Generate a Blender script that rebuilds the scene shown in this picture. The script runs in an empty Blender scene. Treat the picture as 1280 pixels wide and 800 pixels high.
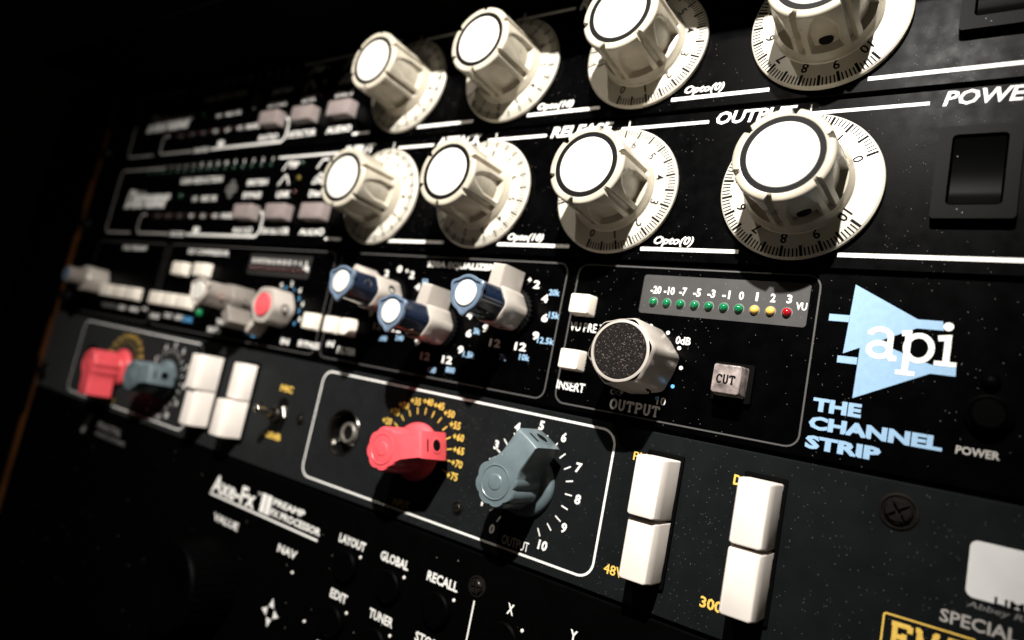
import bpy, bmesh, math, random
from mathutils import Matrix, Vector
from mathutils.geometry import tessellate_polygon
random.seed(7)
MM = 0.001
PI = math.pi
SC = bpy.context.scene
COL = SC.collection
cos, sin, rad = math.cos, math.sin, math.radians

# ------------------------------------------------------------------ camera
cd = bpy.data.cameras.new('camera')
cam = bpy.data.objects.new('camera', cd); COL.objects.link(cam); SC.camera = cam
RC = ((0.81220576, 0.09180477, -0.57610216), (0.54858556, 0.21571585, 0.80778745), (0.1984331, -0.97213094, 0.12484289))
CP = (-2.094, -162.883, -89.706)
cam.matrix_world = Matrix((
    (RC[0][0], -RC[0][1], -RC[0][2], CP[0]*MM),
    (RC[1][0], -RC[1][1], -RC[1][2], CP[1]*MM),
    (RC[2][0], -RC[2][1], -RC[2][2], CP[2]*MM),
    (0, 0, 0, 1)))
cd.sensor_width = 36; cd.sensor_fit = 'HORIZONTAL'
cd.lens = 818.3/1280*36
cd.clip_start = 0.005; cd.clip_end = 20
cd.dof.use_dof = True; cd.dof.focus_distance = 0.161; cd.dof.aperture_fstop = 7.8
cd.dof.aperture_blades = 0

# ------------------------------------------------------------------ world and lamps
w = bpy.data.worlds.new('World'); SC.world = w; w.use_nodes = True
bg = w.node_tree.nodes['Background']
bg.inputs[0].default_value = (1.0, 0.86, 0.66, 1); bg.inputs[1].default_value = 0.0004

def spot(name, loc, target, power, size, radius, col, blend=0.9):
    ld = bpy.data.lights.new(name, 'SPOT'); ld.energy = power; ld.spot_size = rad(size); ld.spot_blend = blend
    ld.shadow_soft_size = radius*MM; ld.color = col
    o = bpy.data.objects.new(name, ld); COL.objects.link(o)
    o.location = Vector(loc)*MM
    o.rotation_euler = (Vector(target)-Vector(loc)).to_track_quat('-Z', 'Y').to_euler()
    return o
spot('key_lamp', (-24, -250, 155), (-152, 0, -42), 16, 74, 3.5, (1.0, 0.965, 0.91), 1.0)
spot('second_lamp', (-120, -250, 165), (-142, 0, -45), 1.0, 84, 3.5, (1.0, 0.93, 0.82), 1.0)
ld = bpy.data.lights.new('fill_lamp', 'AREA'); ld.energy = 0.09; ld.size = .18; ld.color = (1.0, .88, .70)
o = bpy.data.objects.new('fill_lamp', ld); COL.objects.link(o); o.location = Vector((330, -330, 10))*MM
o.rotation_euler = (Vector((-110, 0, -60))-Vector((330, -330, 10))).to_track_quat('-Z', 'Y').to_euler()
vs = SC.view_settings
vs.view_transform = 'Standard'; vs.look = 'None'; vs.exposure = 0.0; vs.gamma = 1.0; vs.use_curve_mapping = False
SC.render.resolution_x = 1024; SC.render.resolution_y = 640

# ------------------------------------------------------------------ materials
MATS = {}
def mat(name, col, rough=0.5, spec=0.5, metal=0.0, coat=0.0, trans=0.0, sub=0.0, sheen=0.0, noise=None, bump=None, dust=None, rvar=0.0):
    if name in MATS: return MATS[name]
    m = bpy.data.materials.new(name); m.use_nodes = True
    nt = m.node_tree; b = nt.nodes['Principled BSDF']
    b.inputs['Base Color'].default_value = (*col, 1); b.inputs['Roughness'].default_value = rough
    b.inputs['Specular IOR Level'].default_value = spec; b.inputs['Metallic'].default_value = metal
    b.inputs['Coat Weight'].default_value = coat; b.inputs['Transmission Weight'].default_value = trans
    b.inputs['Sheen Weight'].default_value = sheen; b.inputs['Sheen Roughness'].default_value = .55
    if sub:
        b.inputs['Subsurface Weight'].default_value = sub; b.inputs['Subsurface Radius'].default_value = (1, .7, .5); b.inputs['Subsurface Scale'].default_value = 0.0015
    L = nt.links; N = nt.nodes
    tc = N.new('ShaderNodeTexCoord')
    colsock = None
    if noise:                                    # (scale, amount): uneven tone
        n = N.new('ShaderNodeTexNoise'); n.inputs['Scale'].default_value = noise[0]; n.inputs['Detail'].default_value = 6
        L.new(tc.outputs['Object'], n.inputs['Vector'])
        r = N.new('ShaderNodeMapRange'); r.inputs['From Min'].default_value = .3; r.inputs['From Max'].default_value = .7
        r.inputs['To Min'].default_value = 1-noise[1]; r.inputs['To Max'].default_value = 1+noise[1]*.4
        L.new(n.outputs['Fac'], r.inputs['Value'])
        mx = N.new('ShaderNodeVectorMath'); mx.operation = 'SCALE'; mx.inputs[0].default_value = col
        L.new(r.outputs['Result'], mx.inputs['Scale']); colsock = mx.outputs['Vector']
        if rvar:
            rr = N.new('ShaderNodeMapRange'); rr.inputs['From Min'].default_value = .3; rr.inputs['From Max'].default_value = .7
            rr.inputs['To Min'].default_value = rough-rvar; rr.inputs['To Max'].default_value = rough+rvar
            L.new(n.outputs['Fac'], rr.inputs['Value']); L.new(rr.outputs['Result'], b.inputs['Roughness'])
    if dust:                                     # (scale, share, colour): scattered dust specks
        v = N.new('ShaderNodeTexVoronoi'); v.inputs['Scale'].default_value = dust[0]
        L.new(tc.outputs['Object'], v.inputs['Vector'])
        sep = N.new('ShaderNodeSeparateColor'); L.new(v.outputs['Color'], sep.inputs['Color'])
        big = N.new('ShaderNodeTexNoise'); big.inputs['Scale'].default_value = 28; L.new(tc.outputs['Object'], big.inputs['Vector'])
        sh = N.new('ShaderNodeMapRange'); sh.inputs['From Min'].default_value = .4; sh.inputs['From Max'].default_value = .7
        sh.inputs['To Min'].default_value = dust[1]*.25; sh.inputs['To Max'].default_value = dust[1]*2
        L.new(big.outputs['Fac'], sh.inputs['Value'])
        lt = N.new('ShaderNodeMath'); lt.operation = 'LESS_THAN'; L.new(sep.outputs[0], lt.inputs[0]); L.new(sh.outputs['Result'], lt.inputs[1])
        sz = N.new('ShaderNodeMath'); sz.operation = 'MULTIPLY'; L.new(sep.outputs[1], sz.inputs[0]); sz.inputs[1].default_value = dust[3] if len(dust) > 3 else .14
        ds = N.new('ShaderNodeMath'); ds.operation = 'LESS_THAN'; L.new(v.outputs['Distance'], ds.inputs[0]); L.new(sz.outputs[0], ds.inputs[1])
        mu = N.new('ShaderNodeMath'); mu.operation = 'MULTIPLY'; L.new(lt.outputs[0], mu.inputs[0]); L.new(ds.outputs[0], mu.inputs[1])
        mix = N.new('ShaderNodeMix'); mix.data_type = 'RGBA'
        L.new(mu.outputs[0], mix.inputs['Factor'])
        if colsock: L.new(colsock, mix.inputs['A'])
        else: mix.inputs['A'].default_value = (*col, 1)
        mix.inputs['B'].default_value = (*dust[2], 1); colsock = mix.outputs['Result']
    if colsock: L.new(colsock, b.inputs['Base Color'])
    if bump:                                     # (scale, strength, distance in mm)
        n = N.new('ShaderNodeTexNoise'); n.inputs['Scale'].default_value = bump[0]; n.inputs['Detail'].default_value = 3
        L.new(tc.outputs['Object'], n.inputs['Vector'])
        bp = N.new('ShaderNodeBump'); bp.inputs['Strength'].default_value = bump[1]; bp.inputs['Distance'].default_value = bump[2]*MM
        L.new(n.outputs['Fac'], bp.inputs['Height']); L.new(bp.outputs['Normal'], b.inputs['Normal'])
    MATS[name] = m
    return m
DUSTC = (.13, .12, .11)
M_COMP = mat('black_textured_paint', (.0006, .0006, .0007), .34, .022, noise=(260, .5), bump=(1700, .16, .04), dust=(1700, .20, DUSTC, .15), rvar=.06)
M_API = mat('black_satin_anodised', (.0005, .0005, .0006), .34, .02, noise=(200, .5), bump=(2600, .25, .03), dust=(1600, .20, DUSTC, .15), rvar=.05)
M_TG = mat('charcoal_green_paint', (.0048, .0059, .0062), .5, .04, sheen=.05, noise=(160, .25), bump=(2400, .15, .03), dust=(2000, .26, (.085, .085, .082), .2), rvar=.05)
M_AXE = mat('black_powder_coat', (.0006, .0006, .0006), .55, .03, noise=(220, .4), bump=(2200, .3, .03), dust=(750, .06, (.25, .21, .17)))
M_CHAS = mat('black_steel_chassis', (.0008, .0008, .0008), .6, .03)
M_WHITE = mat('white_print', (.80, .78, .74), .55, .3, noise=(900, .10))
M_GREYP = mat('grey_print', (.16, .155, .15), .55, .3, noise=(900, .15))
M_OUTL = mat('dim_grey_print', (.07, .067, .064), .55, .3)
M_MIDP = mat('mid_grey_print', (.34, .32, .30), .55, .3)
M_BLUE = mat('light_blue_print', (.27, .43, .61), .55, .3, noise=(700, .08))
M_BLUE2 = mat('mid_blue_print', (.10, .36, .68), .55, .3)
M_YEL = mat('yellow_print', (.80, .52, .10), .55, .3, noise=(900, .12))
M_BLKP = mat('black_print', (.003, .003, .003), .6, .06)
M_IVORY = mat('ivory_plastic', (.42, .38, .305), .30, .42, noise=(150, .22), bump=(1500, .12, .02), dust=(900, .05, (.25, .2, .14)), rvar=.06)
M_DIAL = mat('ivory_dial_plastic', (.60, .56, .475), .30, .36, noise=(90, .07))
M_INLAY = mat('white_inlay', (.56, .54, .495), .5, .4, noise=(420, .14), bump=(2600, .4, .03), dust=(1500, .10, (.45, .40, .33), .15))
M_RING = mat('black_ring', (.003, .003, .003), .6, .1)
M_RED = mat('red_plastic', (.78, .088, .105), .36, .45, noise=(140, .2), bump=(1800, .12, .02), rvar=.06)
M_GREY = mat('blue_grey_plastic', (.115, .148, .160), .34, .5, noise=(140, .25), bump=(1800, .15, .02), dust=(900, .06, (.4, .42, .42)), rvar=.06)
M_WCAP = mat('white_switch_plastic', (.80, .73, .665), .42, .45, noise=(70, .13), bump=(1200, .08, .02), rvar=.05)
M_CREAM = mat('cream_button_plastic', (.80, .73, .63), .40, .45, noise=(90, .06))
M_SILV = mat('silver_knob', (.50, .45, .40), .36, .5, metal=.25, noise=(140, .10), bump=(1500, .1, .02))
M_NAVY = mat('navy_translucent_plastic', (.005, .010, .024), .2, .5, coat=.25)
M_NAVYRIM = mat('slate_blue_rim', (.095, .13, .185), .3, .5)
M_INK = mat('black_velvet_inlay', (.012, .010, .009), .9, .1, noise=(2200, .9), bump=(2600, .9, .12), dust=(3200, .3, (.075, .062, .054), .6))
M_CHROME = mat('chrome', (.72, .66, .58), .16, .5, metal=1.0)
M_NICK = mat('nickel', (.78, .72, .64), .32, .5, metal=.9)
M_STEEL = mat('dark_screw_steel', (.03, .026, .023), .24, .5, metal=.7, noise=(500, .4))
M_BLKPL = mat('black_plastic', (.0010, .0010, .0010), .5, .05, bump=(2600, .2, .03), dust=(900, .08, (.2, .18, .16)))
M_BLKGL = mat('black_gloss_plastic', (.003, .003, .003), .25, .3)
M_AXB = mat('matt_black_plastic', (.0005, .0005, .0005), .5, .02)
M_GDIM = mat('unlit_green_led', (.003, .022, .010), .2, .5)
M_RDIM = mat('unlit_red_led', (.030, .004, .004), .2, .5)
M_YDIM = mat('unlit_amber_led', (.10, .075, .012), .2, .5)
M_DARKM = mat('dark_bronze_knob', (.28, .25, .22), .3, .5, metal=.3, noise=(140, .2))
M_CLEAR = mat('frosted_pink_button', (.24, .20, .19), .3, .5, sub=.4, noise=(180, .15))
M_CUT = mat('frosted_clear_cap', (.30, .25, .235), .25, .5, coat=.3, noise=(420, .7), bump=(700, .35, .12))
M_GLED = mat('green_led', (.004, .16, .055), .12, .6, coat=.6)
M_YLED = mat('amber_led', (.80, .50, .10), .15, .6, coat=.6)
M_RLED = mat('red_led', (.32, .006, .012), .12, .6, coat=.6)
M_PLATE = mat('grey_meter_plate', (.048, .046, .045), .42, .4, noise=(200, .2), dust=(1000, .13, DUSTC), bump=(2400, .2, .03))
M_ORANGE = mat('orange_brown_wood', (.07, .025, .006), .5, .15, noise=(60, .5))
M_TIP = mat('white_led_lens', (.8, .75, .7), .15, .6)

# ------------------------------------------------------------------ mesh helpers (all in millimetres; x right, z up, -y towards the viewer)
def finish(name, bm, m, parent=None, smooth=None, loc=None, rot=0):
    me = bpy.data.meshes.new(name)
    bmesh.ops.recalc_face_normals(bm, faces=bm.faces)
    for v in bm.verts: v.co *= MM
    bm.to_mesh(me); bm.free()
    me.materials.append(m)
    if smooth is not None:
        for p in me.polygons: p.use_smooth = True
        me.set_sharp_from_angle(angle=rad(smooth))
    return put(name, me, parent, loc, rot)
def put(name, me, parent=None, loc=None, rot=0):
    o = bpy.data.objects.new(name, me); COL.objects.link(o)
    if parent: o.parent = parent
    if loc: o.location = Vector(loc)*MM
    if rot: o.rotation_euler = (0, rot, 0)
    return o
def empty(name, label, cat, group=None, loc=(0, 0, 0)):
    o = bpy.data.objects.new(name, None); COL.objects.link(o); o.location = Vector(loc)*MM
    o.empty_display_size = .02
    o['label'] = label; o['category'] = cat
    if group: o['group'] = group
    return o
def sheet(bm, poly, y):
    return bm.faces.new([bm.verts.new((x, y, z)) for x, z in poly])
def extrude(bm, poly, y0, y1):
    n = len(poly)
    a = [bm.verts.new((x, y0, z)) for x, z in poly]; b = [bm.verts.new((x, y1, z)) for x, z in poly]
    bm.faces.new(a); bm.faces.new(b[::-1])
    for i in range(n): bm.faces.new((a[i], a[(i+1) % n], b[(i+1) % n], b[i]))
def taper(bm, polys):
    """polys: list of (y, poly) rings with the same count, capped at both ends"""
    rings = [[bm.verts.new((x, y, z)) for x, z in p] for y, p in polys]
    n = len(rings[0])
    for a, b in zip(rings, rings[1:]):
        for i in range(n): bm.faces.new((a[i], a[(i+1) % n], b[(i+1) % n], b[i]))
    bm.faces.new(rings[0]); bm.faces.new(rings[-1][::-1])
def holed(bm, outer, holes, y0, y1, inset=None):
    """plate with through holes; inset: smaller outline for a chamfered front edge"""
    if inset:
        n = len(outer)
        a = [bm.verts.new((x, y0, z)) for x, z in inset]; b = [bm.verts.new((x, y0+.5, z)) for x, z in outer]
        for i in range(n): bm.faces.new((a[i], a[(i+1) % n], b[(i+1) % n], b[i]))
        tr = tessellate_polygon([[Vector((x, z, 0)) for x, z in l] for l in [inset]+holes])
        fl = [p for l in [inset]+holes for p in l]
        vv = a+[bm.verts.new((x, y0, z)) for x, z in fl[n:]]
        for t in tr: bm.faces.new([vv[i] for i in t])
        k = n
        for l in holes:
            m = len(l); bk = [bm.verts.new((x, y1, z)) for x, z in l]
            for i in range(m): bm.faces.new((vv[k+i], vv[k+(i+1) % m], bk[(i+1) % m], bk[i]))
            k += m
        c = [bm.verts.new((x, y1, z)) for x, z in outer]
        for i in range(n): bm.faces.new((b[i], b[(i+1) % n], c[(i+1) % n], c[i]))
        return
    loops = [outer]+holes
    flat = [p for l in loops for p in l]
    tris = tessellate_polygon([[Vector((x, z, 0)) for x, z in l] for l in loops])
    f = [bm.verts.new((x, y0, z)) for x, z in flat]; b = [bm.verts.new((x, y1, z)) for x, z in flat]
    for t in tris:
        bm.faces.new([f[i] for i in t]); bm.faces.new([b[i] for i in t][::-1])
    k = 0
    for l in loops:
        n = len(l)
        for i in range(n):
            i0, i1 = k+i, k+(i+1) % n
            bm.faces.new((f[i0], f[i1], b[i1], b[i0]))
        k += n
def rrect(x0, x1, z0, z1, r, n=6):
    out = []
    for cx, cz, a0 in ((x1-r, z1-r, 0), (x0+r, z1-r, 90), (x0+r, z0+r, 180), (x1-r, z0+r, 270)):
        for i in range(n+1):
            a = rad(a0+90*i/n); out.append((cx+r*cos(a), cz+r*sin(a)))
    return out
def circle(cx, cz, r, n=32):
    return [(cx+r*cos(2*PI*i/n), cz+r*sin(2*PI*i/n)) for i in range(n)]
def lathe(bm, prof, n=48, cx=0, cz=0, rf=None):
    """prof: list of (r, y); closes on the axis when r == 0"""
    rings = []
    for r, y in prof:
        if r == 0: rings.append([bm.verts.new((cx, y, cz))])
        else: rings.append([bm.verts.new((cx+r*(rf(2*PI*i/n, y) if rf else 1)*cos(2*PI*i/n), y, cz+r*(rf(2*PI*i/n, y) if rf else 1)*sin(2*PI*i/n))) for i in range(n)])
    for a, b in zip(rings, rings[1:]):
        if len(a) == 1 and len(b) == 1: continue
        for i in range(n):
            j = (i+1) % n
            if len(a) == 1: bm.faces.new((a[0], b[j], b[i]))
            elif len(b) == 1: bm.faces.new((a[i], a[j], b[0]))
            else: bm.faces.new((a[i], a[j], b[j], b[i]))
def ann(bm, cx, cz, r0, r1, y, n=48):
    a = [bm.verts.new((cx+r0*cos(2*PI*i/n), y, cz+r0*sin(2*PI*i/n))) for i in range(n)]
    b = [bm.verts.new((cx+r1*cos(2*PI*i/n), y, cz+r1*sin(2*PI*i/n))) for i in range(n)]
    for i in range(n): bm.faces.new((a[i], a[(i+1) % n], b[(i+1) % n], b[i]))
def stroke(bm, pts, wd, y, closed=False):
    """flat band along a polyline with mitred joints"""
    n = len(pts); L = []; R = []
    for i in range(n):
        p = Vector(pts[i])
        if closed: a, b = Vector(pts[i-1]), Vector(pts[(i+1) % n])
        else: a, b = Vector(pts[max(i-1, 0)]), Vector(pts[min(i+1, n-1)])
        d0 = (p-a).normalized() if (p-a).length > 1e-9 else (b-p).normalized()
        d1 = (b-p).normalized() if (b-p).length > 1e-9 else d0
        t = (d0+d1).normalized() if (d0+d1).length > 1e-6 else d0
        nn = Vector((-t.y, t.x)); c = max(.45, nn.dot(Vector((-d1.y, d1.x))))
        o = nn*(wd/2/c); L.append(p+o); R.append(p-o)
    lv = [bm.verts.new((q.x, y, q.y)) for q in L]; rv = [bm.verts.new((q.x, y, q.y)) for q in R]
    for i in range(n if closed else n-1):
        j = (i+1) % n
        bm.faces.new((lv[i], lv[j], rv[j], rv[i]))
def arc(cx, cz, r, a0, a1, n=16, rz=None):
    rz = rz or r
    return [(cx+r*cos(rad(a0+(a1-a0)*i/n)), cz+rz*sin(rad(a0+(a1-a0)*i/n))) for i in range(n+1)]
PY = -0.06                                                # printed ink sits a hair proud of the panel
def line(name, pts, wd, m, parent, y=PY, closed=False):
    bm = bmesh.new(); stroke(bm, pts, wd, y, closed); return finish(name, bm, m, parent)
_fc = {}
def glyph_mesh(s, bold, shear):
    k = (s, bold, shear)
    if k not in _fc:
        c = bpy.data.curves.new('t', 'FONT'); c.body = s; c.size = 1; c.offset = bold; c.shear = shear; c.resolution_u = 2; c.fill_mode = 'FRONT'
        o = bpy.data.objects.new('t', c); COL.objects.link(o)
        dg = bpy.context.evaluated_depsgraph_get()
        me = bpy.data.meshes.new_from_object(o.evaluated_get(dg))
        vs_ = [tuple(v.co[:2]) for v in me.vertices]; fs = [tuple(p.vertices) for p in me.polygons]
        bpy.data.objects.remove(o); bpy.data.curves.remove(c); bpy.data.meshes.remove(me)
        _fc[k] = (vs_, fs)
    return _fc[k]
def text_bm(bm, s, cx, cz, h, wd=None, bold=0.0, shear=0.0, rot=0.0, y=PY):
    """string centred on (cx, cz), h tall, stretched to wd when given; rot clockwise in degrees"""
    v, f = glyph_mesh(s, bold, shear)
    xs = [p[0] for p in v]; zs = [p[1] for p in v]
    x0, x1, z0, z1 = min(xs), max(xs), min(zs), max(zs)
    sz = h/(z1-z0); sx = wd/(x1-x0) if wd else sz
    c, q = cos(rad(-rot)), sin(rad(-rot)); vv = []
    for a, b in v:
        a = (a-(x0+x1)/2)*sx; b = (b-(z0+z1)/2)*sz
        vv.append(bm.verts.new((cx+a*c-b*q, y, cz+a*q+b*c)))
    for p in f: 
        try: bm.faces.new([vv[i] for i in p])
        except ValueError: pass
def text(s, x0, x1, cz, h, m, parent, bold=0.0, shear=0.0, rot=0, y=PY, name='lettering'):
    bm = bmesh.new(); text_bm(bm, s, (x0+x1)/2, cz, h, x1-x0, bold, shear, rot, y)
    return finish(name, bm, m, parent)
def num(s, cx, cz, h, m, parent, bold=0.0, shear=0.0, rot=0, wd=None, y=PY, name='lettering'):
    bm = bmesh.new(); text_bm(bm, s, cx, cz, h, wd, bold, shear, rot, y)
    return finish(name, bm, m, parent)
# slab-serif stroke letters in a 1 x 1 cell
def ell(cx, cz, rx, rz, a0=0, a1=360, n=18): return arc(cx, cz, rx, a0, a1, n, rz)
SLAB = {
 'O': [ell(.5, .5, .40, .46)],
 'U': [[(.2, 1), (.2, .32)]+ell(.5, .32, .30, .30, 180, 360, 10)[1:]+[(.8, 1)], [(.04, .97), (.36, .97)], [(.64, .97), (.96, .97)]],
 'T': [[(.5, 0), (.5, .97)], [(.06, .95), (.94, .95)], [(.09, .98), (.09, .72)], [(.91, .98), (.91, .72)], [(.3, .03), (.7, .03)]],
 'P': [[(.24, 0), (.24, .97)], [(.06, .95), (.6, .95)]+ell(.6, .71, .26, .24, 90, -90, 10)[1:]+[(.24, .47)], [(.06, .03), (.44, .03)]],
 'C': [ell(.52, .5, .40, .46, 40, 320), [(.86, .98), (.86, .68)]],
 'E': [[(.22, 0), (.22, 1)], [(.06, .96), (.88, .96)], [(.22, .5), (.66, .5)], [(.06, .04), (.9, .04)], [(.88, 1), (.88, .74)], [(.9, 0), (.9, .28)], [(.64, .66), (.64, .34)]],
 'M': [[(.17, 0), (.17, 1)], [(.10, 1), (.5, .12), (.90, 1)], [(.83, 1), (.83, 0)], [(0, .03), (.34, .03)], [(.66, .03), (1, .03)], [(0, .97), (.2, .97)], [(.8, .97), (1, .97)]],
 'I': [[(.5, 0), (.5, 1)], [(.22, .04), (.78, .04)], [(.22, .96), (.78, .96)]],
}
def slab(s, x0, x1, cz, h, wd, m, parent, y=PY, slant=0.0, name='lettering', gap=.12):
    bm = bmesh.new(); n = len(s); cw = (x1-x0)/(n+gap*(n-1))
    for i, ch in enumerate(s):
        ox = x0+i*cw*(1+gap)
        for k, st in enumerate(SLAB[ch]):
            pts = [(ox+(px+slant*pz)*cw, cz-h/2+pz*h) for px, pz in st]
            stroke(bm, pts, wd, y-0.004*k, closed=False)
    return finish(name, bm, m, parent)

# ------------------------------------------------------------------ shared small parts
def screw(parent, x, z, r, m=None, name='panel_screw', rot=20, cup=True):
    m = m or M_STEEL
    bm = bmesh.new()
    if cup: lathe(bm, [(r*1.0, -.02), (r*.98, -.35), (r*.86, -.42), (r*.80, -.1), (r*.76, .0)], 32)
    lathe(bm, [(r*.76, -.05), (r*.70, -.35), (0, -.35)], 28)
    a, b = r*.10, r*.46
    R = r*.70
    for k in range(4):
        t0 = rad(90*k+rot)
        def P(u, v): return (u*cos(t0)-v*sin(t0), u*sin(t0)+v*cos(t0))
        poly = [P(a, a), P(b, a), P(b, a*1.0)]+[P(R*cos(rad(q)), R*sin(rad(q))) for q in (14, 30, 45, 60, 76)]+[P(a, b)]
        poly = [P(a, a), P(b, a)]+[P(R*cos(rad(q)), R*sin(rad(q))) for q in (6, 25, 45, 65, 84)]+[P(a, b)]
        top = [(px*.93, pz*.93) for px, pz in poly]
        bot = [(px*.80, pz*.80) for px, pz in poly]
        taper(bm, [(-.2, poly), (-.2-r*.10, poly), (-.2-r*.22, [(px*.93+.0, pz*.93) for px, pz in poly]), (-.2-r*.30, bot)])
    return finish(name, bm, m, parent, 35, (x, 0, z))
_cache = {}
def cached(name, key, builder, m, parent, smooth, loc, rot=0):
    if key not in _cache:
        bm = bmesh.new(); builder(bm)
        o = finish(name, bm, m, parent, smooth, loc, rot); _cache[key] = o.data
        return o
    return put(name, _cache[key], parent, loc, rot)

# ivory dial knob ---------------------------------------------------------
def ivory_body(bm):
    n = 288; H0, H1 = -2.6, -20.0
    hs = [0, .012, .03, .06, .09, .11, .13, .15, .165, .18, .2, .23, .27, .32, .38, .44, .5, .56, .62, .67, .72, .77, .82, .87, .91, .945, .965, .98, .992, 1.0]
    def rad_at(t, h):
        if h < .05: r = 12.7
        elif h < .17: r = 12.7-1.0*((h-.05)/.12)**.6
        else: r = 11.7-(h-.17)*.7
        if h > .965: r -= 0.55*((h-.965)/.035)**2
        d = 0
        a = (math.degrees(t)) % 60                       # slots sit on multiples of 60 degrees
        a = min(a, 60-a)                                 # distance to nearest slot
        sw = 4.2
        if a < sw and h > .14: d = max(d, 1.25*min(1, (sw-a)/1.1)*min(1, (h-.14)/.03))
        b = 30-a                                          # distance to centre of the scallop
        lo, hi = .17, .93
        if h > lo:
            half = 18.5*min(1.0, math.sqrt(max(0, (hi-h)/.40)))
            if half > 0 and b < half:
                depth = 1.55*(1-(h-lo)/(hi-lo))+.28
                d = max(d, depth*min(1, (half-b)/1.6)*min(1, (h-lo)/.02))
        return r-d
    rings = []
    for h in hs:
        y = H0+(H1-H0)*h
        rings.append([bm.verts.new((rad_at(2*PI*i/n, h)*cos(2*PI*i/n), y, rad_at(2*PI*i/n, h)*sin(2*PI*i/n))) for i in range(n)])
    for r, y in ((9.3, H1), (9.05, H1+.1), (9.0, H1+.5), (0, H1+.5)):
        if r == 0: rings.append([bm.verts.new((0, y, 0))])
        else: rings.append([bm.verts.new((r*cos(2*PI*i/n), y, r*sin(2*PI*i/n))) for i in range(n)])
    for a, b in zip(rings, rings[1:]):
        for i in range(n):
            j = (i+1) % n
            if len(b) == 1: bm.faces.new((a[i], a[j], b[0]))
            else: bm.faces.new((a[i], a[j], b[j], b[i]))
def dial_disc(bm): lathe(bm, [(17.6, -.2), (18.75, -.5), (18.87, -1.0), (18.75, -1.6), (18.3, -2.0), (12.9, -2.55), (12.6, -3.1), (0, -3.1)], 120)
def dial_ticks(bm):
    for k in range(101):
        a = rad(3*k); major = k % 5 == 0
        w2 = .34 if major else .18; r0 = 15.7 if major else 16.3; r1 = 18.35
        def P(r, s): return (r*sin(-a)+s*cos(a), r*cos(a)+s*sin(a))
        def yy(r): return -2.0-(18.3-r)*.102-.035 if r < 18.3 else -2.0
        q = [(r0, -w2), (r0, w2), (r1, w2), (r1, -w2)]
        bm.faces.new([bm.verts.new((P(r, s)[0], yy(r), P(r, s)[1])) for r, s in q])
def dial_nums(bm):
    for k in range(11):
        a = -30*k
        t = bmesh.new(); text_bm(t, str(k), 0, 13.9, 2.5, None, .02, 0, 0, 0)
        vm = {}
        for v in t.verts:
            x, z = v.co.x, v.co.z
            r = math.hypot(x, z); c, s = cos(rad(-a)), sin(rad(-a))
            X, Z = x*c-z*s, x*s+z*c
            vm[v] = bm.verts.new((X, -2.0-(18.3-r)*.102-.045, Z))
        for f in t.faces: bm.faces.new([vm[v] for v in f.verts])
        t.free()
def inlay(bm): lathe(bm, [(7.8, -19.6), (7.8, -19.95), (7.65, -20.05), (0, -20.08)], 64)
def ring_(bm): lathe(bm, [(9.2, -19.8), (9.18, -20.03), (7.85, -20.03), (7.83, -19.8)], 64)
def ivory_knob(unit, x, z, zero, slot):
    """zero: clockwise angle of the '0' mark from the top; slot: counter-clockwise slot phase"""
    k = cached('dial_knob', 'ik', ivory_body, M_IVORY, unit, 32, (x, 0, z), -rad(slot))
    rel = rad(zero)+rad(slot)                              # children ride on the rotated body
    cached('dial', 'dd', dial_disc, M_DIAL, k, 30, (0, 0, 0), rel)
    cached('tick_marks', 'dt', dial_ticks, M_BLKP, k, None, (0, 0, 0), rel)
    cached('numerals', 'dn', dial_nums, M_BLKP, k, None, (0, 0, 0), rel)
    cached('cap_inlay', 'di', inlay, M_INLAY, k, 30, (0, 0, 0))
    cached('cap_ring', 'dr', ring_, M_RING, k, 30, (0, 0, 0))
    if x > -60:                                            # output knob: flat black disc stands for the shade in its set-screw hole
        bm = bmesh.new(); lathe(bm, [(1.7, .3), (1.6, -.06), (0, -.06)], 20)
        for v in bm.verts: v.co = Vector((-v.co.y, v.co.x, v.co.z))
        bmesh.ops.transform(bm, verts=bm.verts, matrix=Matrix.Translation((0, -8.2, 0)) @ Matrix.Rotation(rad(90), 4, 'Y') @ Matrix.Translation((10.35, 0, 0)))
        finish('set_screw', bm, M_BLKP, k, 40)
    line('index_mark', [(x, z+19.2), (x, z+22.2)], .35, M_WHITE, unit)
    return k

def led(parent, x, z, r, m, y=0.0, name='indicator_led'):
    bm = bmesh.new(); lathe(bm, [(r, y-.02), (r*.98, y-r*.4), (r*.72, y-r*.85), (r*.35, y-r*1.05), (0, y-r*1.1)], 20)
    return finish(name, bm, m, parent, 60, (x, 0, z))
def soft_box(bm, x0, x1, z0, z1, y, b=.4, t=0.0, r=.6, yb=0.0):
    """button cap: rounded plan, tapered by t, bevelled front edge b"""
    def R(k): return rrect(x0+k, x1-k, z0+k, z1-k, max(r, .05), 4)
    taper(bm, [(yb, R(0)), (y+b, R(t)), (y+b*.3, R(t+b*.3)), (y, R(t+b))])

PX0, PX1 = -441.0, 42.0
U = 44.45
def panel(unit, ztop, h, m, holes=(), y0=0.0):
    bm = bmesh.new()
    holed(bm, rrect(PX0, PX1, ztop-h+.45, ztop-.45, .9, 3), list(holes), y0, y0+3, rrect(PX0+.35, PX1-.35, ztop-h+.8, ztop-.8, .6, 3))
    p = finish('front_panel', bm, m, unit)
    bm = bmesh.new()
    extrude(bm, [(PX0+16, ztop-h+1.2), (PX1-16, ztop-h+1.2), (PX1-16, ztop-1.2), (PX0+16, ztop-1.2)], y0+10, y0+200)
    finish('chassis', bm, M_CHAS, unit)
    return p

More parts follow.
